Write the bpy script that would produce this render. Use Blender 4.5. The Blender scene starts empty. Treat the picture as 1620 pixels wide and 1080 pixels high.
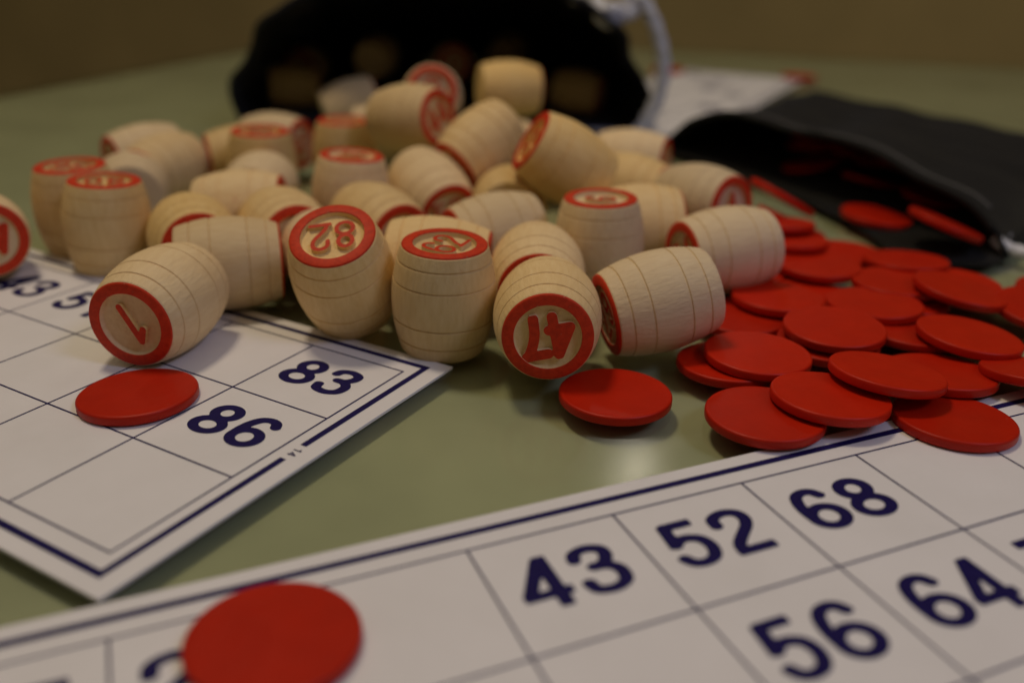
import bpy, bmesh, math, random
import numpy as np
from mathutils import Vector, Matrix
random.seed(7); rng = np.random.default_rng(5)
S = 0.08                      # metres per layout unit (camera height = 1 unit)
scene = bpy.context.scene
# ------------------------------------------------------------------ camera
PITCH, ROLL, FPX = math.radians(24.1288), 0.0173564, 1432.85
cam_d = bpy.data.cameras.new('camera'); cam = bpy.data.objects.new('camera', cam_d)
scene.collection.objects.link(cam); scene.camera = cam
fw = Vector((0, math.cos(PITCH), -math.sin(PITCH))); rt0 = Vector((1, 0, 0)); up0 = rt0.cross(fw)
rt = math.cos(ROLL)*rt0 + math.sin(ROLL)*up0; up = -math.sin(ROLL)*rt0 + math.cos(ROLL)*up0
m = Matrix((rt, up, -fw)).transposed().to_4x4(); m.translation = Vector((0, 0, S))
cam.matrix_world = m
cam_d.sensor_width = 36; cam_d.lens = FPX/1620*36
cam_d.clip_start = 0.005; cam_d.clip_end = 50
cam_d.dof.use_dof = True; cam_d.dof.focus_distance = 2.08*S; cam_d.dof.aperture_fstop = 7.2
cam_d.dof.aperture_blades = 7
# ------------------------------------------------------------------ world and lamps
w = bpy.data.worlds.new('World'); scene.world = w; w.use_nodes = True
bg = w.node_tree.nodes['Background']; bg.inputs[1].default_value = 0.25
_tc = w.node_tree.nodes.new('ShaderNodeTexCoord'); _sp = w.node_tree.nodes.new('ShaderNodeSeparateXYZ'); _rp = w.node_tree.nodes.new('ShaderNodeValToRGB')
_rp.color_ramp.elements[0].position = 0.38; _rp.color_ramp.elements[0].color = (.12, .095, .065, 1)      # dim room near eye level, pale ceiling above
_rp.color_ramp.elements[1].position = 0.95; _rp.color_ramp.elements[1].color = (1.0, .86, .62, 1)
w.node_tree.links.new(_tc.outputs['Generated'], _sp.inputs[0]); w.node_tree.links.new(_sp.outputs['Z'], _rp.inputs[0]); w.node_tree.links.new(_rp.outputs[0], bg.inputs[0])
def area(name, loc, target, size, power, color, spread=None):
    d = bpy.data.lights.new(name, 'AREA'); d.shape = 'DISK'; d.size = size*S; d.energy = power; d.color = color
    o = bpy.data.objects.new(name, d); scene.collection.objects.link(o)
    o.location = Vector(loc)*S
    o.rotation_euler = (Vector(target)-Vector(loc)).to_track_quat('-Z', 'Y').to_euler()
    return o
area('ceiling_lamp', (-2.8, 4.4, 11.5), (0.2, 2.6, 0), 2.0, 2.75, (1.0, 0.80, 0.53))
area('window_light', (6.5, -2.2, 8.5), (0.4, 2.2, 0), 3.0, 1.25, (0.62, 0.66, 1.0))
area('far_lamp', (2.6, 16.0, 9.3), (0.3, 2.0, 0), 0.6, 0.18, (1.0, 0.90, 0.72))
scene.view_settings.view_transform = 'Standard'; scene.view_settings.look = 'None'
scene.view_settings.exposure = 0; scene.view_settings.gamma = 1; scene.view_settings.use_curve_mapping = False
# ------------------------------------------------------------------ helpers
def link(o, parent=None):
    scene.collection.objects.link(o)
    if parent is not None: o.parent = parent
    return o
def tag(o, label=None, cat=None, group=None, kind=None):
    if label: o['label'] = label
    if cat: o['category'] = cat
    if group: o['group'] = group
    if kind: o['kind'] = kind
    return o
def empty(name, mat, label=None, cat=None, group=None):
    o = bpy.data.objects.new(name, None); o.empty_display_size = .01
    scene.collection.objects.link(o); o.matrix_world = mat
    return tag(o, label, cat, group)
def mesh(name, V, F, mats, smooth=False, fm=None):
    me = bpy.data.meshes.new(name); me.from_pydata([tuple(Vector(v)*S) for v in V], [], F); me.update()
    for mt in (mats if isinstance(mats, (list, tuple)) else [mats]): me.materials.append(mt)
    if smooth: me.polygons.foreach_set('use_smooth', [True]*len(F))
    if fm is not None: me.polygons.foreach_set('material_index', fm)
    return me
def obj(name, me, parent=None):
    return link(bpy.data.objects.new(name, me), parent)
def lathe(prof, n=72, closed_axis=True):
    V, F = [], []; k = len(prof)
    for i in range(n):
        a = 2*math.pi*i/n
        for r, z in prof: V.append((r*math.cos(a), r*math.sin(a), z))
    for i in range(n):
        j = (i+1) % n
        for q in range(k-1):
            F.append((i*k+q, j*k+q, j*k+q+1, i*k+q+1))
    return V, F
def sharp_by_angle(me, deg=35):
    try: me.set_sharp_from_angle(angle=math.radians(deg))
    except Exception: pass
# ------------------------------------------------------------------ materials
def mat(name):
    m = bpy.data.materials.new(name); m.use_nodes = True
    nt = m.node_tree; b = nt.nodes['Principled BSDF']; return m, nt, b
def N(nt, t, **kw):
    n = nt.nodes.new(t)
    for k, v in kw.items(): setattr(n, k, v)
    return n
def noise(nt, scale, detail=3, rough=.5, vec=None, stretch=None):
    tc = N(nt, 'ShaderNodeTexCoord'); mp = N(nt, 'ShaderNodeMapping'); ns = N(nt, 'ShaderNodeTexNoise')
    nt.links.new(tc.outputs['Object'], mp.inputs[0])
    if stretch: mp.inputs['Scale'].default_value = stretch
    nt.links.new(mp.outputs[0], ns.inputs['Vector'])
    ns.inputs['Scale'].default_value = scale; ns.inputs['Detail'].default_value = detail; ns.inputs['Roughness'].default_value = rough
    return ns, mp
def ramp(nt, src, stops):
    r = N(nt, 'ShaderNodeValToRGB'); e = r.color_ramp.elements
    e[0].position, e[0].color = stops[0][0], (*stops[0][1], 1); e[1].position, e[1].color = stops[1][0], (*stops[1][1], 1)
    for p, c in stops[2:]:
        q = e.new(p); q.color = (*c, 1)
    nt.links.new(src, r.inputs[0]); return r
def bump(nt, src, b, strength, dist):
    bp = N(nt, 'ShaderNodeBump'); bp.inputs['Strength'].default_value = strength; bp.inputs['Distance'].default_value = dist
    nt.links.new(src, bp.inputs['Height']); nt.links.new(bp.outputs[0], b.inputs['Normal']); return bp

def wood_material():
    m, nt, b = mat('birch_wood')
    ns, mp = noise(nt, 170, 5, .6, stretch=(6, 6, 1.3))          # fibres run along the barrel
    oi = N(nt, 'ShaderNodeObjectInfo')
    ad = N(nt, 'ShaderNodeVectorMath', operation='SCALE'); ad.inputs[0].default_value = (3, 5, 7); nt.links.new(oi.outputs['Random'], ad.inputs['Scale'])
    nt.links.new(ad.outputs[0], mp.inputs['Location'])
    r = ramp(nt, ns.outputs[0], [(.3, (.79, .575, .295)), (.72, (.87, .67, .375))])
    n2, mp2 = noise(nt, 110, 2, .5, stretch=(1, 1, .35)); nt.links.new(ad.outputs[0], mp2.inputs['Location'])
    r2 = ramp(nt, n2.outputs[0], [(.35, (.93, .90, .85)), (.7, (1, 1, 1))])
    mx = N(nt, 'ShaderNodeMix', data_type='RGBA', blend_type='MULTIPLY'); mx.inputs[0].default_value = .75
    nt.links.new(r.outputs[0], mx.inputs[6]); nt.links.new(r2.outputs[0], mx.inputs[7])
    hv = N(nt, 'ShaderNodeHueSaturation'); mr = N(nt, 'ShaderNodeMapRange'); mr.inputs[3].default_value = .86; mr.inputs[4].default_value = 1.10
    nt.links.new(oi.outputs['Random'], mr.inputs[0]); nt.links.new(mr.outputs[0], hv.inputs['Value'])
    ms = N(nt, 'ShaderNodeMath', operation='MULTIPLY'); ms.inputs[1].default_value = 7.31; fr = N(nt, 'ShaderNodeMath', operation='FRACT'); m3 = N(nt, 'ShaderNodeMapRange'); m3.inputs[3].default_value = .8; m3.inputs[4].default_value = 1.2
    nt.links.new(oi.outputs['Random'], ms.inputs[0]); nt.links.new(ms.outputs[0], fr.inputs[0]); nt.links.new(fr.outputs[0], m3.inputs[0]); nt.links.new(m3.outputs[0], hv.inputs['Saturation'])
    n4, mp4 = noise(nt, 330, 1, .4); nt.links.new(ad.outputs[0], mp4.inputs['Location'])
    sm = N(nt, 'ShaderNodeMapRange'); sm.inputs[1].default_value = .76; sm.inputs[2].default_value = .82; sm.inputs[4].default_value = .35; nt.links.new(n4.outputs[0], sm.inputs[0])
    m4 = N(nt, 'ShaderNodeMix', data_type='RGBA'); m4.inputs[7].default_value = (.55, .12, .07, 1); nt.links.new(sm.outputs[0], m4.inputs[0]); nt.links.new(mx.outputs[2], m4.inputs[6])
    nt.links.new(m4.outputs[2], hv.inputs['Color']); nt.links.new(hv.outputs[0], b.inputs['Base Color'])
    b.inputs['Roughness'].default_value = .62; b.inputs['Specular IOR Level'].default_value = .35
    n3, _ = noise(nt, 1500, 4, .65, stretch=(1, 1, .3))
    bump(nt, n3.outputs[0], b, .8, .00025)
    return m
def red_paint():
    m, nt, b = mat('red_stamp_paint')
    ns, _ = noise(nt, 900, 4, .6)
    r = ramp(nt, ns.outputs[0], [(.22, (.62, .30, .16)), (.30, (.50, .030, .007)), (.6, (.66, .044, .010))])
    nt.links.new(r.outputs[0], b.inputs['Base Color']); b.inputs['Roughness'].default_value = .6; b.inputs['Specular IOR Level'].default_value = .25
    bump(nt, ns.outputs[0], b, .3, .0001); return m
def chip_plastic():
    m, nt, b = mat('red_plastic')
    ns, _ = noise(nt, 160, 3, .5)
    r = ramp(nt, ns.outputs[0], [(.3, (.47, .012, .0008)), (.75, (.54, .015, .0010))])
    nt.links.new(r.outputs[0], b.inputs['Base Color'])
    n2, _ = noise(nt, 420, 5, .7); rr = N(nt, 'ShaderNodeMapRange'); rr.inputs[3].default_value = .30; rr.inputs[4].default_value = .55
    nt.links.new(n2.outputs[0], rr.inputs[0]); nt.links.new(rr.outputs[0], b.inputs['Roughness'])
    b.inputs['Subsurface Weight'].default_value = .12; b.inputs['Subsurface Radius'].default_value = (.6, .08, .03); b.inputs['Subsurface Scale'].default_value = .001
    b.inputs['Specular IOR Level'].default_value = .24
    n3, _ = noise(nt, 300, 6, .75, stretch=(1, 5, 1)); bump(nt, n3.outputs[0], b, .16, .00012)
    dn, _ = noise(nt, 1900, 2, .5); dm = N(nt, 'ShaderNodeMapRange'); dm.inputs[1].default_value = .745; dm.inputs[2].default_value = .80; dm.inputs[4].default_value = .45; nt.links.new(dn.outputs[0], dm.inputs[0])
    dx = N(nt, 'ShaderNodeMix', data_type='RGBA'); dx.inputs[7].default_value = (.75, .35, .25, 1); nt.links.new(dm.outputs[0], dx.inputs[0]); nt.links.new(r.outputs[0], dx.inputs[6])
    oi = N(nt, 'ShaderNodeObjectInfo'); hv = N(nt, 'ShaderNodeHueSaturation'); mr = N(nt, 'ShaderNodeMapRange'); mr.inputs[3].default_value = .86; mr.inputs[4].default_value = 1.08
    nt.links.new(oi.outputs['Random'], mr.inputs[0]); nt.links.new(mr.outputs[0], hv.inputs['Value']); nt.links.new(dx.outputs[2], hv.inputs['Color']); nt.links.new(hv.outputs[0], b.inputs['Base Color']); return m
def paper():
    m, nt, b = mat('white_cardboard')
    ns, _ = noise(nt, 60, 6, .6)
    r = ramp(nt, ns.outputs[0], [(.3, (.77, .76, .79)), (.7, (.82, .81, .85))])
    nt.links.new(r.outputs[0], b.inputs['Base Color']); b.inputs['Roughness'].default_value = .5; b.inputs['Specular IOR Level'].default_value = .35
    n2, _ = noise(nt, 2500, 3, .6); bump(nt, n2.outputs[0], b, .15, .00005); return m
def flat(name, col, rough=.5, spec=.3, bs=0, nsc=800, bd=.0001):
    m, nt, b = mat(name)
    ns, _ = noise(nt, nsc, 4, .6)
    r = ramp(nt, ns.outputs[0], [(.3, tuple(c*.82 for c in col)), (.7, tuple(min(1, c*1.12) for c in col))])
    nt.links.new(r.outputs[0], b.inputs['Base Color']); b.inputs['Roughness'].default_value = rough; b.inputs['Specular IOR Level'].default_value = spec
    if bs: bump(nt, ns.outputs[0], b, bs, bd)
    return m
def fabric(name, col):
    m, nt, b = mat(name)
    tc = N(nt, 'ShaderNodeTexCoord')
    w1 = N(nt, 'ShaderNodeTexWave', wave_type='BANDS', bands_direction='X'); w2 = N(nt, 'ShaderNodeTexWave', wave_type='BANDS', bands_direction='Y')
    for wv in (w1, w2): wv.inputs['Scale'].default_value = 700; wv.inputs['Distortion'].default_value = 1.5; nt.links.new(tc.outputs['Object'], wv.inputs[0])
    ad = N(nt, 'ShaderNodeMath', operation='ADD'); nt.links.new(w1.outputs['Fac'], ad.inputs[0]); nt.links.new(w2.outputs['Fac'], ad.inputs[1])
    ns, _ = noise(nt, 70, 5, .6)
    r = ramp(nt, ns.outputs[0], [(.3, tuple(c*.7 for c in col)), (.75, tuple(c*1.3 for c in col))])
    nt.links.new(r.outputs[0], b.inputs['Base Color']); b.inputs['Roughness'].default_value = .85
    b.inputs['Sheen Weight'].default_value = .07; b.inputs['Sheen Roughness'].default_value = .5; b.inputs['Specular IOR Level'].default_value = .2
    bump(nt, ad.outputs[0], b, .4, .0002); return m
def glass_sheet():
    m = bpy.data.materials.new('table_glass'); m.use_nodes = True; nt = m.node_tree; nt.nodes.clear()
    out = N(nt, 'ShaderNodeOutputMaterial'); mx = N(nt, 'ShaderNodeMixShader'); tr = N(nt, 'ShaderNodeBsdfTransparent'); gl = N(nt, 'ShaderNodeBsdfGlossy')
    fr = N(nt, 'ShaderNodeFresnel'); fr.inputs[0].default_value = 1.45
    tr.inputs[0].default_value = (.93, .97, .92, 1)
    ns, _ = noise(nt, 45, 5, .6); mr = N(nt, 'ShaderNodeMapRange'); mr.inputs[3].default_value = .10; mr.inputs[4].default_value = .22
    nt.links.new(ns.outputs[0], mr.inputs[0]); nt.links.new(mr.outputs[0], gl.inputs['Roughness'])
    ge = N(nt, 'ShaderNodeNewGeometry'); iv = N(nt, 'ShaderNodeMath', operation='SUBTRACT'); iv.inputs[0].default_value = 1; nt.links.new(ge.outputs['Backfacing'], iv.inputs[1])
    fm_ = N(nt, 'ShaderNodeMath', operation='MULTIPLY'); nt.links.new(fr.outputs[0], fm_.inputs[0]); nt.links.new(iv.outputs[0], fm_.inputs[1])
    nt.links.new(fm_.outputs[0], mx.inputs[0]); nt.links.new(tr.outputs[0], mx.inputs[1]); nt.links.new(gl.outputs[0], mx.inputs[2]); nt.links.new(mx.outputs[0], out.inputs[0])
    return m
WOOD, RED, CHIPM, PAPER = wood_material(), red_paint(), chip_plastic(), paper()
INK = flat('navy_ink', (.012, .008, .085), .6, .12)
NAVY = fabric('black_navy_cloth', (.008, .008, .014)); CHAR = fabric('charcoal_cloth', (.0055, .0055, .006))
CORD = flat('white_cord', (.78, .79, .85), .8, .2, .5, 1600, .0003)
PAINT = flat('green_table_paint', (.45, .415, .295), .6, .2, 0, 14)
GLASS = glass_sheet()
WALL = flat('beige_wall', (.68, .54, .24), .9, .1, 0, 2); FLOOR = flat('brown_floor', (.12, .07, .035), .6, .3, 0, 5)
DARKM = flat('table_edge_metal', (.10, .11, .08), .4, .5)
POSE = {
    'one': (-0.892, 2.141, 0.134, -1.767, -0.031),
    'n82': (-0.446, 2.245, 0.18, -1.71, 1.076),
    'n62': (-0.178, 2.182, 0.149, -0.914, 1.517),
    'n47': (0.086, 2.068, 0.145, -1.593, 0.022),
    'R1': (0.374, 2.188, 0.14, -2.894, -0.192),
    'R2': (0.642, 2.639, 0.132, -2.802, -0.059),
    'B2': (-0.808, 2.438, 0.136, 0.298, -0.025),
    'B39': (-0.99, 2.678, 0.132, -1.115, 0.038),
    'S1': (-1.281, 2.755, 0.146, 0.366, 1.508),
    'S2': (-1.456, 2.932, 0.145, 1.174, 1.594),
    'W': (-1.644, 2.669, 0.134, -0.883, 0.127),
    'B6': (-1.561, 3.802, 0.125, -2.362, -0.06),
    'B7': (-1.402, 3.235, 0.131, 1.952, -0.059),
    'B8': (-1.393, 3.565, 0.131, -1.921, -0.058),
    'B9': (-1.134, 3.773, 0.134, -2.715, -0.053),
    'S3': (-0.998, 3.543, 0.148, -0.502, 1.533),
    'B11': (-0.935, 3.269, 0.133, 1.604, -0.037),
    'B12': (-0.929, 2.993, 0.133, 0.076, 0.048),
    'B13': (-0.729, 2.762, 0.134, -1.054, 0.046),
    'B14': (-0.542, 2.534, 0.132, 2.057, -0.059),
    'B15': (-0.445, 2.863, 0.124, -0.898, -0.043),
    'B16': (-0.305, 3.225, 0.145, -1.01, -0.303),
    'B17': (-0.218, 2.473, 0.133, -0.058, -0.083),
    'B18': (-0.061, 2.757, 0.133, -2.685, -0.08),
    'B19': (0.067, 2.397, 0.134, -1.562, -0.012),
    'S4': (0.26, 2.644, 0.145, -2.85, 1.555),
    'B20': (0.406, 2.892, 0.134, 0.065, 0.06),
    'B21': (0.661, 3.158, 0.142, -0.895, 0.083),
    'B22': (0.493, 3.813, 0.135, -0.374, 0.002),
    'B23': (0.432, 3.366, 0.133, -0.571, -0.031),
    'B24': (0.17, 3.056, 0.299, -2.986, 0.561),
    'B25': (-0.132, 3.459, 0.27, -2.44, -0.52),
    'B26': (-0.421, 3.65, 0.329, -0.568, 0.128),
    'B27': (-0.377, 4.152, 0.335, -1.479, 0.328),
    'B28': (-0.874, 4.874, 0.166, 0.347, 0.292),
    'B29': (-0.724, 3.835, 0.139, -0.316, 1.56),
    'S5': (-0.579, 3.129, 0.151, 0.079, 1.491),
    'B30': (-0.036, 4.461, 0.326, 0.242, -0.049),
    'B31': (-1.081, 4.077, 0.132, -0.367, 0.042),
    'B32': (-1.411, 6.327, 0.17, -1.779, 0.098),
    'B33': (-0.906, 6.105, 0.27, 1.402, 0.097),
    'B34': (-0.424, 6.143, 0.233, -1.4, 0.101),
    'B35': (-0.06, 6.689, 0.238, 1.202, 0.194),
    'B36': (0.376, 5.618, 0.143, -0.38, -0.081),
    'B37': (-1.36, 5.7, 0.131, 0.213, -0.061),
    'B38': (-0.018, 3.15, 0.124, 1.576, -0.052),
    'H1': (0.185, 3.775, 0.133, 1.526, -0.029),
    'H2': (-0.634, 4.345, 0.133, 0.138, -0.039),
    'H3': (-0.356, 3.955, 0.133, 0.119, -0.033),
    'H4': (-0.073, 4.05, 0.131, -0.011, 0.024),
}
CHIP = {
    'C1': (0.245, 1.895, 0.027, 0.006, 0.021),
    'C2': (-0.858, 1.847, 0.031, -0.017, 0.034),
    'C3': (-0.353, 1.067, 0.03, 0.013, 0.043),
    'P1': (0.569, 1.788, 0.038, -0.007, 0.015),
    'P2': (0.726, 1.836, 0.062, 0.032, 0.062),
    'P3': (0.998, 1.798, 0.029, 0.015, 0.053),
    'P4': (0.886, 1.926, 0.082, 0.088, 0.106),
    'P5': (1.061, 2.023, 0.036, 0.003, 0.103),
    'P6': (1.283, 1.99, 0.062, -0.008, 0.216),
    'P7': (1.209, 2.2, 0.061, 0.088, 0.012),
    'P8': (0.618, 2.071, 0.057, 0.02, 0.01),
    'P9': (0.552, 2.077, 0.029, -0.015, 0.045),
    'P10': (0.861, 2.232, 0.064, -0.018, -0.025),
    'P11': (0.847, 2.223, 0.024, -0.002, -0.002),
    'P12': (0.648, 2.393, 0.025, 0.005, -0.002),
    'P13': (0.894, 2.563, 0.025, -0.003, 0.007),
    'P14': (1.172, 2.552, 0.024, -0.003, 0.007),
    'P15': (1.177, 2.621, 0.054, 0.004, 0.024),
    'P16': (1.324, 2.518, 0.072, 0.158, -0.026),
    'P17': (1.368, 2.642, 0.047, 0.005, 0.006),
    'P18': (1.532, 2.432, 0.052, -0.022, -0.114),
    'P19': (1.693, 2.618, 0.038, -0.01, 0.019),
    'P20': (1.108, 2.289, 0.033, 0.008, 0.058),
    'P21': (0.977, 2.757, 0.06, 0.01, -0.006),
    'P22': (1.288, 2.831, 0.054, -0.009, 0.093),
    'P23': (0.932, 2.953, 0.078, -0.007, 0.101),
    'P24': (0.923, 3.09, 0.097, -0.002, 0.127),
    'Q8': (0.871, 2.964, 0.035, 0.007, -0.002),
    'P25': (1.005, 3.318, 0.133, 0.543, 0.152),
    'P26': (1.407, 3.42, 0.036, 0.102, -0.023),
    'P27': (1.517, 3.078, 0.109, 0.361, 0.028),
    'A1': (0.745, 2.77, 0.028, 0.0, -0.02),
    'A2': (0.775, 2.48, 0.053, 0.02, 0.03),
    'A3': (1.13, 2.985, 0.027, 0, 0.02),
    'A4': (1.045, 2.44, 0.053, -0.02, 0.03),
    'A5': (0.9, 3.26, 0.062, 0.22, 0.08),
    'A6': (1.02, 3.22, 0.066, 0.42, 0.12),
}
# ------------------------------------------------------------------ digit outlines (signed distance + marching squares)
def smooth_path(P, n=8):
    P = [np.array(p, float) for p in P]
    if len(P) < 3: return P
    Q = [2*P[0]-P[1]]+P+[2*P[-1]-P[-2]]; out = []
    for i in range(1, len(Q)-2):
        for k in range(n):
            t = k/n; a, b, c, d = Q[i-1], Q[i], Q[i+1], Q[i+2]
            out.append(.5*((2*b)+(c-a)*t+(2*a-5*b+4*c-d)*t*t+(3*b-a-3*c+d)*t**3))
    return out+[P[-1]]
def ell(cx, cy, rx, ry, n=40):
    return [np.array((cx+rx*math.cos(2*math.pi*i/n), cy+ry*math.sin(2*math.pi*i/n))) for i in range(n+1)]
G = {
 '0': [('c', ell(.30, .5, .205, .42))],
 '8': [('c', ell(.30, .725, .175, .195)), ('c', ell(.30, .285, .21, .205))],
 '6': [('c', ell(.305, .305, .20, .225)), ('o', smooth_path([(.105, .33), (.10, .50), (.125, .70), (.195, .86), (.315, .92), (.42, .885), (.485, .765)]))],
 '3': [('o', smooth_path([(.10, .72), (.14, .86), (.29, .92), (.44, .85), (.455, .70), (.37, .565), (.235, .54)])),
       ('o', smooth_path([(.235, .54), (.40, .51), (.495, .38), (.475, .18), (.36, .09), (.25, .08), (.13, .13), (.085, .29)]))],
 '2': [('o', smooth_path([(.095, .66), (.12, .84), (.28, .92), (.43, .865), (.475, .71), (.41, .55), (.27, .39), (.15, .24), (.11, .08)])), ('o', [(.04, .08), (.53, .08)])],
 '5': [('o', [(.13, .92), (.50, .92)]), ('o', [(.165, .96), (.12, .46)]), ('o', smooth_path([(.12, .50), (.20, .59), (.31, .61), (.445, .53), (.49, .34), (.43, .15), (.30, .08), (.17, .11), (.09, .25)]))],
 '4': [('o', [(.41, 0), (.41, 1)]), ('o', [(.40, .96), (.085, .27)]), ('o', [(.03, .27), (.56, .27)])],
 '1': [('o', [(.34, 0), (.34, 1)]), ('o', smooth_path([(.36, .90), (.27, .78), (.10, .74)]))],
 '7': [('o', [(.04, .92), (.55, .92)]), ('o', smooth_path([(.50, .90), (.36, .64), (.27, .36), (.235, 0)]))],
 '9': [],
}
GB = {'1': [('o', [(.30, .02), (.30, .98)]), ('o', [(.30, .98), (.08, .74)])], '4': [('o', [(.43, .02), (.43, .98)]), ('o', [(.43, .98), (.06, .34)]), ('o', [(.06, .34), (.56, .34)])]}
G['9'] = [(k, [np.array((.60, 1.0))-np.array(p) for p in path]) for k, path in G['6']]
def sdf(ch, X, Y, hw, dx=0.0, style=None):
    D = np.full(X.shape, 9.0)
    for kind, path in (GB.get(ch, G[ch]) if style == 'round' else G[ch]):
        path = [np.array(p, float)+np.array((dx, 0)) for p in path]; n = len(path)-1
        for i in range(n):
            a, b = path[i], path[i+1]; v = b-a; L2 = float(v@v)+1e-12; L1 = math.sqrt(L2)
            t = ((X-a[0])*v[0]+(Y-a[1])*v[1])/L2
            tc = np.clip(t, 0, 1); d = np.hypot(X-a[0]-tc*v[0], Y-a[1]-tc*v[1])-hw
            if style != 'round' and kind == 'o':
                if i == 0: d = np.where(t < 0, np.maximum(d, -t*L1), d)
                if i == n-1: d = np.where(t > 1, np.maximum(d, (t-1)*L1), d)
            D = np.minimum(D, d)
    return D
def contour_mesh(D, xs, ys):
    nx, ny = len(xs), len(ys); V, F, idx = [], [], {}
    def vert(key, p):
        if key not in idx: idx[key] = len(V); V.append(p)
        return idx[key]
    for i in range(nx-1):
        for j in range(ny-1):
            c = [(i, j), (i+1, j), (i+1, j+1), (i, j+1)]; v = [D[q] for q in c]
            if min(v) >= 0: continue
            poly = []
            for k in range(4):
                q, p, dq, dp = c[k], c[(k+1) % 4], v[k], v[(k+1) % 4]
                if dq < 0: poly.append(vert(q, (xs[q[0]], ys[q[1]])))
                if (dq < 0) != (dp < 0):
                    e = (min(q, p), max(q, p)); t = dq/(dq-dp)
                    t = min(max(t, .02), .98)
                    poly.append(vert(e, (xs[q[0]]*(1-t)+xs[p[0]]*t, ys[q[1]]*(1-t)+ys[p[1]]*t)))
            if len(poly) > 2: F.append(tuple(poly))
    return V, F
_cache = {}
def number_2d(text, hw, adv, style=None, res=44):
    """outline of a whole number, baseline y 0, height 1, centred on x"""
    key = (text, hw, adv, style, res)
    if key in _cache: return _cache[key]
    W = adv*(len(text)-1)+.60
    xs = np.linspace(-.12, W+.12, int(res*(W+.24))+1); ys = np.linspace(-.1, 1.1, int(res*1.2)+1)
    X, Y = np.meshgrid(xs, ys, indexing='ij'); D = np.full(X.shape, 9.0)
    for i, ch in enumerate(text): D = np.minimum(D, sdf(ch, X, Y, hw, i*adv, style))
    V, F = contour_mesh(D, xs, ys); V = [(x-W/2, y-.5) for x, y in V]
    _cache[key] = (V, F); return V, F
def extrude_2d(V, F, z0, z1, top=0, side=1):
    """solid with separate top and side slots"""
    n = len(V); VV = [(x, y, z1) for x, y in V]; FF = list(F); fm = [top]*len(F)
    edges = {}
    for f in F:
        for a, b in zip(f, f[1:]+f[:1]):
            edges[(a, b)] = 1
    bd = [(a, b) for a, b in edges if (b, a) not in edges]; low = {}
    for a, b in bd:
        for q in (a, b):
            if q not in low: low[q] = len(VV); VV.append((V[q][0], V[q][1], z0))
        FF.append((b, a, low[a], low[b])); fm.append(side)
    return VV, FF, fm
# ------------------------------------------------------------------ table, wall, floor
def slab(V2, z0, z1):
    n = len(V2); V = [(x, y, z1) for x, y in V2]+[(x, y, z0) for x, y in V2]
    F = [tuple(range(n)), tuple(range(2*n-1, n-1, -1))]+[(i, i+n, (i+1) % n+n, (i+1) % n) for i in range(n)]
    return V, F
u1 = Vector((.30, .954)).normalized(); u2 = Vector((u1.y, -u1.x))
# far left corner of the table: where the left edge through (-3.05, 7.2) meets the far edge through (3.4, 8.86)
P1, P2 = Vector((-3.05, 7.2)), Vector((3.4, 8.86))
k = (P2-P1).dot(u1); corner = P1+u1*k
def rounded_quad(c, w_, d_, r):
    pts = []
    cs = [(c, u2, -u1), (c+u2*w_, -u1, -u2), (c+u2*w_-u1*d_, -u2, u1), (c-u1*d_, u1, u2)]
    for p, a, b in cs:
        o = p+a*r+b*r
        # arc from the side along b to the side along a
        for i in range(9):
            t = math.pi/2*i/8
            pts.append(tuple(o-a*r*math.cos(t)-b*r*math.sin(t)))
    return pts
def ordered(pts):
    cx = sum(p[0] for p in pts)/len(pts); cy = sum(p[1] for p in pts)/len(pts)
    return sorted(pts, key=lambda p: math.atan2(p[1]-cy, p[0]-cx))
tbl = ordered(rounded_quad(corner, 13.0, 16.0, .8))
table = tag(obj('table_top', mesh('table_top', *slab(tbl, -.16, -.036), PAINT)), 'matt green painted table top under a clear glass sheet', None, None, 'structure')
me = mesh('glass_sheet', *slab(tbl, -.033, 0.0), GLASS); obj('glass_sheet', me, table)
def quad(name, pts, m): return mesh(name, pts, [(0, 1, 2, 3)], m)
tag(obj('floor', quad('floor', [(-60, -40, -9.4), (60, -40, -9.4), (60, 34, -9.4), (-60, 34, -9.4)], FLOOR)), kind='structure')
wc = corner+u1*12
wa, wb = wc-u2*60, wc+u2*70
tag(obj('wall', quad('wall', [(wa.x, wa.y, -9.4), (wb.x, wb.y, -9.4), (wb.x, wb.y, 24), (wa.x, wa.y, 24)], WALL)), kind='structure')
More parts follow.
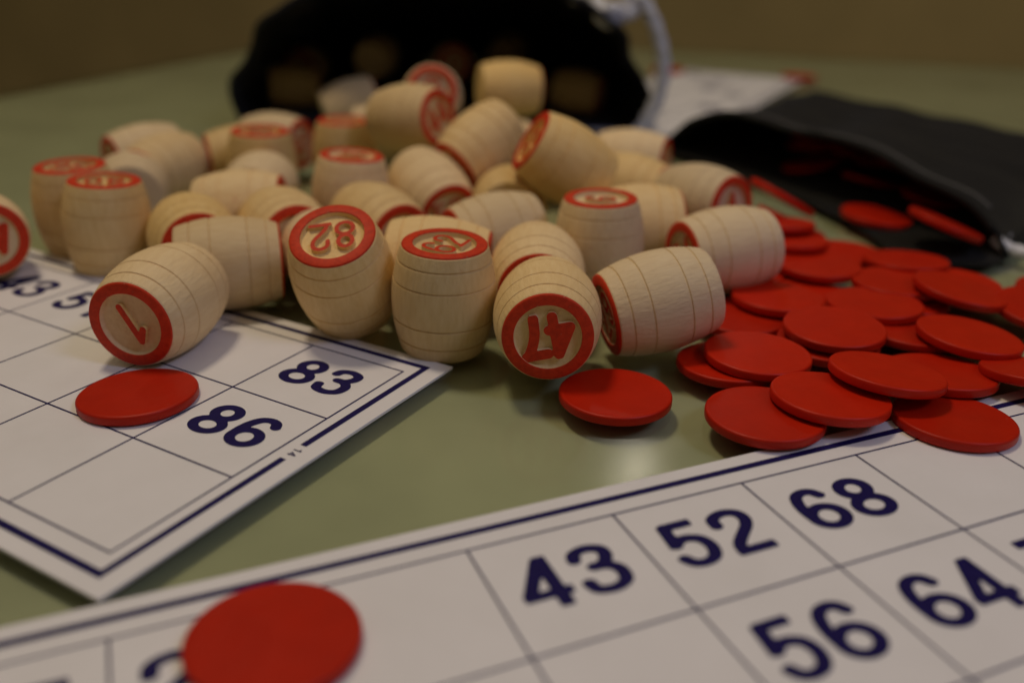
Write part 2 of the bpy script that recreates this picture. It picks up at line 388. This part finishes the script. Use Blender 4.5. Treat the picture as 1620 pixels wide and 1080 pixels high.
# ------------------------------------------------------------------ lotto cards
CW, CH = .29237, .28272
def lotto_card(x, y, th, label, numbers, side_no=None, right_origin=False):
    """local frame: x along the rows from the left frame, y up from the top frame (rows go down); origin at the top-left cell corner"""
    if right_origin: x -= 9*CW*math.cos(th); y -= 9*CW*math.sin(th)
    root = empty('lotto_card', Matrix.Translation(Vector((x, y, 0))*S) @ Matrix.Rotation(th, 4, 'Z'), label, 'lotto card', 'printed lotto cards on the table')
    zt = .0085
    l, r, t, b = -.088, 9*CW+.088, .090, -3*CH-.090
    V, F = slab([(l, b), (r, b), (r, t), (l, t)], .001, zt)
    me = mesh('cardboard', V, F, PAPER); o = obj('cardboard', me, root)
    bv = o.modifiers.new('bevel', 'BEVEL'); bv.width = .0012*S; bv.segments = 2
    def strip(x0, y0, x1, y1, z): return [(x0, y0, z), (x1, y0, z), (x1, y1, z), (x0, y1, z)]
    def sheet(name, rects):
        V, F = [], []
        for i, (x0, y0, x1, y1) in enumerate(rects):
            V += strip(x0, y0, x1, y1, zt+.0007); F.append(tuple(range(4*i, 4*i+4)))
        return obj(name, mesh(name, V, F, INK), root)
    h = .0023
    xs = [i*CW for i in range(10)]; ys = [-j*CH for j in range(4)]; rects = []
    for yv in ys: rects.append((-h, yv-h, 9*CW+h, yv+h))
    for xv in xs:
        for j in range(3): rects.append((xv-h, ys[j+1]+h, xv+h, ys[j]-h))
    sheet('grid_lines', rects)
    bx, by, bh = .036, .047, .0083; X0, X1, Y0, Y1 = -bx, 9*CW+bx, by, -3*CH-by
    rr = [(X0-bh, Y0-bh, X1+bh, Y0+bh), (X0-bh, Y1-bh, X1+bh, Y1+bh), (X0-bh, Y1+bh, X0+bh, Y0-bh)]
    if side_no: rr += [(X1-bh, -1.412*CH, X1+bh, Y0-bh), (X1-bh, Y1+bh, X1+bh, -1.623*CH)]
    else: rr += [(X1-bh, Y1+bh, X1+bh, Y0-bh)]
    sheet('border_band', rr)
    for col, row, txt in numbers:
        V2, F2 = number_2d(txt, .080, .645)
        hgt = .133; cx, cy = (col+.485)*CW, -(row+.457)*CH
        obj('printed_number', mesh('printed_number', [(cx+u*hgt*1.26, cy+v*hgt, zt+.0007) for u, v in V2], F2, INK), root)
    if side_no:
        V2, F2 = number_2d(side_no, .07, .68); hgt = .021; cx, cy = X1+.004, -1.515*CH
        obj('printed_number', mesh('printed_number', [(cx+v*hgt, cy-u*hgt*1.2, zt+.0007) for u, v in V2], F2, INK), root)
    return root
lotto_card(-.26895, 2.0187, -.52445, 'white numbered card at left with barrel 1 and a red counter lying on it',
           [(4, 0, '43'), (5, 0, '51'), (8, 0, '83'), (8, 1, '86'), (6, 2, '62')], '14', True)
lotto_card(-1.14627, .84202, .40962, 'white numbered card in the foreground printed 43, 52, 68, 56 and 64',
           [(1, 0, '17'), (2, 0, '23'), (4, 0, '43'), (5, 0, '52'), (6, 0, '68'), (5, 1, '56'), (6, 1, '64'), (7, 1, '73')])
lotto_card(.16, 5.36, 1.088, 'blurred white card at the back between the two cloth bags',
           [(1, 0, '10'), (2, 1, '24'), (4, 0, '41'), (5, 2, '57'), (7, 1, '70'), (8, 0, '85'), (3, 2, '35'), (6, 1, '60')])
# ------------------------------------------------------------------ barrels
L, RE, RM = .2888, .1087, .1346
def barrel_body():
    prof = [(0.0001, -L/2), (RE*.5, -L/2), (RE-.006, -L/2), (RE-.002, -L/2+.0012), (RE+.0005, -L/2+.005)]
    gro = [.13, .31, .66, .85]
    ts = sorted(set([i/44 for i in range(1, 44)]))
    def rad(t): q = 2*t-1; return RM-(RM-RE)*q*q
    pts = [(t, rad(t)) for t in ts if all(abs(t-(1-g)) > .014 for g in gro)]
    for g in gro:
        t0 = 1-g
        dp = .0036
        for dt, d in ((-.0125, 0), (-.0090, .0001), (-.0042, dp*.9), (.0, dp), (.0042, dp*.9), (.0090, .0001), (.0125, 0)): pts.append((t0+dt, rad(t0+dt)-d))
    pts.sort()
    prof += [(r, -L/2+t*L) for t, r in pts if .02 < t < .98]
    ri = RE*.735
    prof += [(RE+.0005, L/2-.005), (RE-.002, L/2-.0015), (RE-.005, L/2), (ri+.002, L/2), (ri, L/2-.002), (ri-.001, L/2-.0125), (ri-.003, L/2-.014), (ri*.5, L/2-.014), (.0001, L/2-.014)]
    V, F = lathe(prof, 96); me = mesh('body', V, F, WOOD, True); sharp_by_angle(me, 30); return me
def rim_mesh():
    ri = RE*.737
    V, F = lathe([(RE+.0002, L/2-.0040), (RE-.0010, L/2-.0008), (RE-.0040, L/2+.0010), (ri+.0015, L/2+.0010), (ri+.0002, L/2-.0006), (ri+.0001, L/2-.003)], 96)
    me = mesh('red_rim', V, F, RED, True); sharp_by_angle(me, 40); return me
BODY, RIM = barrel_body(), rim_mesh(); NUM = {}
def number_mesh(txt, hw):
    if (txt, hw) not in NUM:
        V2, F2 = number_2d(txt, hw, .64, 'round', 36)
        hgt = .1; V2 = [(u*hgt*1.0, v*hgt) for u, v in V2]
        NUM[(txt, hw)] = mesh('stamped_number', *extrude_2d(V2, F2, L/2-.0145, L/2-.0025)[:2], [RED, WOOD], False, extrude_2d(V2, F2, L/2-.0145, L/2-.0025)[2])
    return NUM[(txt, hw)]
def barrel(key, label, txt, spin, hw=.062):
    x, y, z, yaw, el = POSE[key]
    if abs(abs(el)-1.5708) < .02: el = 1.55
    a = Vector((math.cos(el)*math.cos(yaw), math.cos(el)*math.sin(yaw), math.sin(el)))
    b = Vector((-math.sin(yaw), math.cos(yaw), 0)); c = a.cross(b)
    R = Matrix((b, c, a)).transposed().to_4x4() @ Matrix.Rotation(spin, 4, 'Z')
    R.translation = Vector((x, y, z+.001))*S
    R = R @ Matrix.Scale(rng.uniform(.985, 1.012), 4)
    root = empty('lotto_barrel', R, label, 'barrel', 'numbered wooden lotto barrels spilled from the bag')
    obj('body', BODY, root); obj('red_rim', RIM, root); obj('stamped_number', number_mesh(txt, hw), root)
    return root
BARRELS = [
 ('one', 'wooden barrel numbered 1 lying on the left card, its face to the viewer', '1', 3.63, .085),
 ('n82', 'tilted wooden barrel showing 82 upside down on its red rimmed top', '82', 3.42, .055),
 ('n62', 'upright wooden barrel numbered 62 standing just right of barrel 82', '62', .49, .050),
 ('n47', 'wooden barrel lying with an upside down 47 facing the viewer', '47', 3.36, .125),
 ('R1', 'ringed wooden barrel lying on its side directly right of barrel 47', '29', 1.0, .07),
 ('R2', 'barrel lying on its side beside the red counters, red end to the left', '54', .6, .07),
 ('B39', 'barrel behind the side lying one next to barrel 1, arc of red rim showing', '8', .3, .06),
 ('B2', 'barrel lying crosswise right behind barrel 1, plain end to the left', '30', 1.2, .06),
 ('S1', 'nearer one of the two upright barrels standing behind the left card', '80', 1.5, .05),
 ('S2', 'upright barrel at far left, standing behind the other upright one', '36', .4, .05),
 ('W', 'barrel cut by the left edge of the photo, red rimmed face to the viewer', '43', 3.45, .11),
 ('B6', 'blurred barrel farthest back at the left of the pile', '12', .3, .06),
 ('B7', 'barrel lying behind the two upright ones at left, plain end to the viewer', '9', .3, .06),
 ('B8', 'barrel at left lying with its red rim half hidden by a plain barrel end', '65', .3, .06),
 ('B9', 'barrel with a dark red face just left of the upright one below the bag corner', '33', .3, .06),
 ('S3', 'upright barrel with bright red top near the left corner of the dark bag', '19', .8, .05),
 ('B11', 'plain ended barrel lying in front of the upright one near the bag corner', '21', .3, .06),
 ('B12', 'barrel lying crosswise at left centre with its red end to the right', '48', .3, .06),
 ('B13', 'barrel lying diagonally behind barrel 82, toward its left', '5', .3, .06),
 ('B14', 'barrel mostly hidden behind the tilted barrel 82', '77', .3, .06),
 ('B15', 'barrel lying behind and right of barrel 82, red face down right', '26', .3, .06),
 ('B16', 'slanting barrel in the middle of the pile with its red face low and forward', '58', .3, .06),
 ('B17', 'barrel lying crosswise directly behind barrel 62', '40', .3, .06),
 ('B18', 'barrel lying in mid pile behind barrel 62, red end to the left', '13', .3, .06),
 ('B19', 'ringed barrel directly behind barrel 47, mostly covered by it', '66', .3, .06),
 ('S4', 'upright barrel with a single digit on top, behind the side lying ringed barrel', '6', 2.6, .05),
 ('B20', 'barrel lying behind the single digit upright one, ringed plain side to the right', '71', .3, .06),
 ('B21', 'barrel at the mouth of the counter bag with its red rimmed face to the right', '4', .2, .07),
 ('B22', 'yellowish barrel farthest back at right of the pile near the white cord', '11', .3, .06),
 ('B23', 'barrel with only a sliver of red end visible, behind the big leaning barrel', '37', .3, .06),
 ('B24', 'large leaning barrel on top of the pile, red numbered end up to the left', '55', 1.2, .06),
 ('B25', 'pale barrel propped on the pile, red end pointing down left', '28', .3, .06),
 ('B26', 'barrel on top of the pile at the bag mouth, red face to the right', '44', .5, .07),
 ('B27', 'barrel in the bag mouth whose red rimmed face looks straight out', '25', 2.0, .06),
 ('B28', 'barrel tipped up to the right at the left of the bag mouth', '59', .3, .06),
 ('B29', 'short looking upright barrel with red top just below the bag mouth', '15', .3, .05),
 ('S5', 'upright barrel in mid pile, red ringed top seen almost edge on', '90', 2.9, .05),
 ('B30', 'pale barrel lying crosswise in the bag mouth at right', '67', .3, .06),
 ('B31', 'barrel in shadow at the lower left corner of the bag mouth', '83', .3, .06),
 ('B32', 'dim barrel inside the bag at left with its face to the viewer', '46', .3, .06),
 ('B33', 'dim grey looking barrel end inside the bag, left of centre', '3', .3, .06),
 ('B34', 'dim barrel inside the bag with a faint red ring, at centre', '72', .3, .06),
 ('B35', 'dim barrel deepest in the bag, above the pale crosswise one', '88', .3, .06),
 ('B36', 'dim brownish barrel lying at the right inside the bag', '22', .3, .06),
 ('B37', 'dim barrel lying low at the left inside the bag', '50', .3, .06),
 ('B38', 'tan barrel peeking out under the big leaning barrel', '16', .3, .06),
 ('H1', 'barrel hidden under and behind the big leaning barrel', '31', .3, .06),
 ('H2', 'barrel wedged low behind the left ones at the bag mouth', '61', .3, .06),
 ('H3', 'barrel buried under the top barrels at the centre of the bag mouth', '7', .3, .06),
 ('H4', 'barrel buried right behind the pale propped barrel', '87', .3, .06),
]
for a_ in BARRELS: barrel(*a_)
# ------------------------------------------------------------------ counters
CR, CT = .133, .024
def chip_mesh():
    r = CR; bv = .006
    prof = [(.0001, -CT), (r-bv, -CT)]
    for i in range(5):
        t = math.pi/2*i/4; prof.append((r-bv+bv*math.sin(t), -CT+bv-bv*math.cos(t)))
    for i in range(5):
        t = math.pi/2*i/4; prof.append((r-bv+bv*math.cos(t), -bv+bv*math.sin(t)))
    prof += [(r-.0085, -.0001), (r-.0105, -.0004), (r-.014, -.0005), (r*.5, -.0005), (.0001, -.0005)]
    V, F = lathe(prof, 96); me = mesh('red_counter', V, F, CHIPM, True); sharp_by_angle(me, 60); return me
CHIPMESH = chip_mesh()
def chip(p, label, group='red plastic counters spilled from the flat bag'):
    x, y, z, a, b = p; n = Vector((a, b, 1)).normalized(); e1 = Vector((0, 1, 0)).cross(n).normalized(); e2 = n.cross(e1)
    M = Matrix((e1, e2, n)).transposed().to_4x4() @ Matrix.Rotation(rng.uniform(0, 6.28), 4, 'Z'); M.translation = Vector((x, y, z+.0006))*S
    o = obj('red_counter', CHIPMESH); o.matrix_world = M
    return tag(o, label, 'counter', group)
CL = {
 'C1': 'single red counter lying apart on the green table in front of barrel 47',
 'C2': 'red counter on the left card directly below barrel 1',
 'C3': 'blurred red counter in the foreground on the upper edge of the near card',
 'P1': 'frontmost left counter of the heap, its rim over the near card edge',
 'P2': 'counter overlapping the frontmost left one, lying over the card border',
 'P3': 'counter lying flat on the near card, front right of the heap',
 'P4': 'counter bridging the two in front, in the front middle of the heap',
 'P5': 'counter half covered, behind the one lying on the card',
 'P6': 'counter cut by the right photo edge just above the card corner',
 'P7': 'counter lying on top near the right photo edge, tilted right',
 'P8': 'counter on top at the left side of the heap near the ringed barrel',
 'P9': 'lowest counter at the left edge of the heap, mostly covered',
 'P10': 'counter on top in the centre of the heap',
 'P11': 'counter almost hidden beneath the centre of the heap',
 'P12': 'counter touching the right end of the ringed side lying barrel',
 'P13': 'flat counter just in front of the second side lying barrel',
 'P14': 'counter below the overlapping pair in the right back of the heap',
 'P15': 'left counter of the overlapping pair in the right back of the heap',
 'P16': 'tilted counter overlapping its left neighbour near the bag mouth',
 'P17': 'counter tucked behind the tilted one below the bag mouth',
 'P18': 'counter at right edge of the heap, below the tilted one',
 'P19': 'counter cut by the right photo edge level with the bag mouth',
 'P20': 'counter lying between the central one and the right top one',
 'P21': 'counter at the back touching the second side lying barrel',
 'P22': 'counter at the back of the heap next to the black bag lip',
 'P23': 'counter stacked just right of the second barrel, glossy rim',
 'P24': 'uppermost counter of the small stack behind the second barrel',
 'P25': 'counter standing on edge against the barrel with the red face',
 'P26': 'counter lying just inside the bag lip',
 'P27': 'bright red tilted counter on the right of the bag mouth',
 'A1': 'counter peeking out behind the second side lying barrel',
 'A2': 'counter lying just right of the ringed side lying barrel, between two flat ones',
 'A3': 'counter at the back of the heap, right of the small stack',
 'A4': 'counter lying behind the central top one, left of the overlapping pair',
 'A5': 'half covered counter under the one standing on edge',
 'A6': 'counter leaning just right of the one standing on edge',
 'Q8': 'bottom counter of the small stack behind the second barrel',
}
for kx, p in CHIP.items(): chip(p, CL[kx])
chip((2.22, 7.35, .033, .02, .03), 'blurred red counter on the far corner of the back card')
chip((1.22, 7.6, .033, -.02, .01), 'blurred red counter at the back beside the white cord')
# counters still inside the flat bag
inside = [(1.25, 4.05, .06, -.2, .1), (1.45, 3.80, .05, .2, .1), (1.62, 3.55, .05, .1, -.1), (1.38, 4.45, .06, .0, .1), (1.62, 4.15, .06, -.1, .1), (1.80, 3.85, .06, .2, .1), 
          (1.68, 3.80, .15, .2, -.2), (1.95, 4.40, .05, 0, 0), (1.7, 4.5, .05, .05, 0), (1.52, 4.22, .10, .1, -.2), (1.68, 4.02, .11, -.1, -.25), (1.40, 4.48, .11, .05, -.2), (1.84, 3.86, .11, .1, -.2), (1.60, 4.30, .14, .1, -.1)]
for p in inside: chip((p[0]+.13, p[1]+.15, p[2], p[3], p[4]), 'red counter in deep shade inside the flat charcoal bag', 'red counters still inside the flat bag')
# ------------------------------------------------------------------ cloth bags
def resample(P, n, closed=False):
    P = [np.array(p, float) for p in P]; Q = smooth_path(P, 10); Q = np.array(Q)
    d = np.r_[0, np.cumsum(np.linalg.norm(np.diff(Q, axis=0), axis=1))]; s = np.linspace(0, d[-1], n)
    return np.stack([np.interp(s, d, Q[:, i]) for i in range(Q.shape[1])], 1)
def grid_mesh(name, rows, m, wrap=True):
    n = len(rows[0]); V = [tuple(p) for r in rows for p in r]; F = []
    for i in range(len(rows)-1):
        for j in range(n if wrap else n-1):
            k = (j+1) % n; F.append((i*n+j, i*n+k, (i+1)*n+k, (i+1)*n+j))
    return mesh(name, V, F, m, True)
def tube(name, P, r, m, sub=10, nseg=12, twist=0):
    Q = np.array(smooth_path(P, sub)); V, F = [], []; n = len(Q); up_ = np.array((0., 0., 1.)); prev = None
    for i in range(n):
        t = Q[min(i+1, n-1)]-Q[max(i-1, 0)]; t = t/np.linalg.norm(t)
        if prev is None: a = np.cross(t, up_); a = a if np.linalg.norm(a) > .1 else np.cross(t, (1, 0, 0))
        else: a = prev-t*(prev@t)
        a = a/np.linalg.norm(a); prev = a; b = np.cross(t, a)
        for k in range(nseg):
            an = 2*math.pi*k/nseg; rr = r*(1+.13*math.sin(3*an+i*twist)) if twist else r
            V.append(tuple(Q[i]+rr*(math.cos(an)*a+math.sin(an)*b)))
    for i in range(n-1):
        for k in range(nseg):
            F.append((i*nseg+k, i*nseg+(k+1) % nseg, (i+1)*nseg+(k+1) % nseg, (i+1)*nseg+k))
    F.append(tuple(range(nseg))[::-1]); F.append(tuple((n-1)*nseg+k for k in range(nseg)))
    return mesh(name, V, F, m, True)
# bag the barrels spill from: an arched open mouth, the cloth closing towards the back
MA = [(-1.55, .0125), (-1.585, .10), (-1.60, .225), (-1.512, .331), (-1.432, .466), (-1.298, .605), (-1.085, .714), (-.741, .814), (-.336, .861), (.101, .812), (.342, .683), (.485, .579), (.593, .493), (.648, .35), (.737, .198), (.742, .087), (.69, .0125)]
top = resample(MA, 84); bot = np.array([(x, .0125) for x in np.linspace(.69, -1.55, 32)[1:-1]])
ring = np.concatenate([top, bot]); nr = len(ring); rows = []
for i in range(34):
    t = i/33; c = -.42; row = []
    wx = 1-.06*math.sin(t*9)*t-.28*t**2; hz = max(.03, (1-t**2.2)**.75)
    for j, (x, z) in enumerate(ring):
        u = j/nr*2*math.pi
        wr = .030*math.sin(9*u+3*t*4)*min(1, .25+t*5)+.018*math.sin(17*u-t*9)*min(1, .3+t*4)+.010*math.sin(31*u+t*23+2*math.sin(4*u))*min(1, .3+t*4)
        zz = z*hz*(1+wr*1.6); xx = c+(x-c)*wx*(1+wr)+.05*t*math.sin(t*5)
        lip = .035*math.sin(5*u)+.02*math.sin(11*u+1) if i == 0 else .035*math.sin(5*u)*(1-t)
        row.append((xx, 5.2+lip*(z > .05)+2.9*t, max(zz, .0125)))
    rows.append(row)
for i, row in enumerate(rows):                                   # the arch leans out over the opening
    f_ = max(0, 1-i/12)**1.5
    for j, (x, y, z) in enumerate(row):
        k_ = 1-.10*f_*min(1, z/.8); row[j] = (x*k_, y*k_, 1+(z-1)*k_ if z > .02 else z)
bagA = empty('cloth_bag', Matrix.Translation(Vector((-.42, 5.2, 0))*S), 'black drawstring bag standing open at the back with barrels spilling out', 'bag', 'black drawstring cloth bags')
def bag_obj(name, me, root, thick=0):
    o = obj(name, me, root); o.matrix_parent_inverse = root.matrix_world.inverted()
    if thick:
        sm = o.modifiers.new('thickness', 'SOLIDIFY'); sm.thickness = thick*S; sm.offset = 0
    return o
bag_obj('cloth_shell', grid_mesh('cloth_shell', rows, NAVY), bagA, .012)
hem = [(rows[0][j][0], rows[0][j][1], rows[0][j][2]) for j in range(0, 84, 3)]
bag_obj('rolled_hem', tube('rolled_hem', hem, .017, NAVY, 4), bagA)
cordA = [(.30, 5.18, .70), (.387, 5.08, .712), (.436, 5.0, .655), (.512, 4.98, .628), (.586, 4.98, .645), (.572, 5.0, .715), (.627, 4.98, .716), (.699, 4.98, .617), (.757, 4.98, .476), (.778, 4.98, .348), (.758, 4.98, .216), (.715, 4.98, .115), (.664, 4.97, .032), (.60, 4.90, .024), (.50, 4.86, .024)]
bag_obj('drawstring', tube('drawstring', cordA, .037, CORD, 10, 12, .9), bagA)
knot = [(.42, 4.97, .66), (.47, 4.94, .635), (.50, 4.98, .60), (.46, 5.02, .60), (.43, 4.98, .63), (.47, 4.93, .66), (.52, 4.96, .65), (.53, 4.99, .61)]
bag_obj('knot', tube('knot', knot, .037, CORD, 8, 12, .9), bagA)
# flat bag with the counters
TOPL = [(.74, 4.72, .006), (.80, 4.61, .09), (.864, 4.496, .184), (.981, 4.284, .262), (1.083, 4.10, .266), (1.178, 3.927, .257), (1.281, 3.741, .269), (1.377, 3.566, .259), (1.439, 3.455, .235), (1.499, 3.346, .202), (1.608, 3.149, .161), (1.672, 3.033, .082), (1.70, 2.985, .012)]
BOTL = [(1.70, 2.985, .006), (1.60, 2.92, .004), (1.42, 2.93, .004), (1.33, 3.0, .004), (1.33, 3.2, .004), (1.28, 3.48, .004), (1.17, 3.83, .004), (.97, 4.25, .004), (.74, 4.72, .004)]
T1, B1 = resample(TOPL, 64), resample(BOTL, 40)[1:-1]; ringB = np.concatenate([T1, B1]); nb = len(ringB); rows = []
ddir = np.array((.65, .76)); ddir = ddir/np.linalg.norm(ddir)
M0, M1 = np.array((.74, 4.72)), np.array((1.70, 2.985)); ax = (M1-M0)/np.linalg.norm(M1-M0); LW = np.linalg.norm(M1-M0)
for i in range(44):
    t = i/43; row = []
    for j, (x, y, z) in enumerate(ringB):
        s = float((np.array((x, y))-M0)@ax)/LW; s = min(max(s, 0), 1)
        base = M0+ax*LW*s; off = np.array((x, y))-base; upper = j < 64
        dist = 2.05*t; pos = base+off*max(0, 1-2.2*t)+ddir*dist
        if upper:
            edge = min(1, s/.05, (1-s)/.05)**.5 if 0 < s < 1 else 0
            flat_z = .15*(1-t**4)**.5*edge+.006
            zz = z*(1-t)**2.2+flat_z*(1-(1-t)**2.2)
            if 0 < i: zz += edge*(.016*math.sin(7*s*3.1+t*8)+.010*math.sin(19*s+6*t)+.010*math.sin(23*t+5*s)+.006*math.sin(41*t-17*s+2*math.sin(9*s)))*min(1, t*4)*(1-t**6)
            zz = max(zz, .006)
        else: zz = .004
        row.append((pos[0], pos[1], zz))
    rows.append(row)
bagB = empty('cloth_bag', Matrix.Translation(Vector((1.7, 4.4, 0))*S), 'flat charcoal cloth bag at right lying open with red counters in its mouth', 'bag', 'black drawstring cloth bags')
bag_obj('cloth_shell', grid_mesh('cloth_shell', rows, CHAR), bagB, .010)
bag_obj('rolled_hem', tube('rolled_hem', [rows[0][j] for j in range(2, 62, 2)], .013, CHAR, 4), bagB)
STITCH = flat('grey_thread', (.14, .14, .15), .7, .2)
bag_obj('hem_stitching', tube('hem_stitching', [(rows[2][j][0], rows[2][j][1], rows[2][j][2]+.007) for j in range(4, 60, 2)], .004, STITCH, 4), bagB)
cordB = [(1.69, 3.04, .05), (1.73, 3.03, .03), (1.80, 2.98, .022), (1.95, 2.90, .022), (2.1, 2.88, .022)]
cordB2 = [(1.69, 3.05, .05), (1.74, 3.10, .05), (1.81, 3.22, .06), (1.86, 3.31, .055), (1.93, 3.38, .04), (2.06, 3.46, .022), (2.2, 3.5, .022)]
bag_obj('drawstring', tube('drawstring', cordB, .022, CORD, 10, 12, .9), bagB)
bag_obj('drawstring', tube('drawstring', cordB2, .022, CORD, 10, 12, .9), bagB)
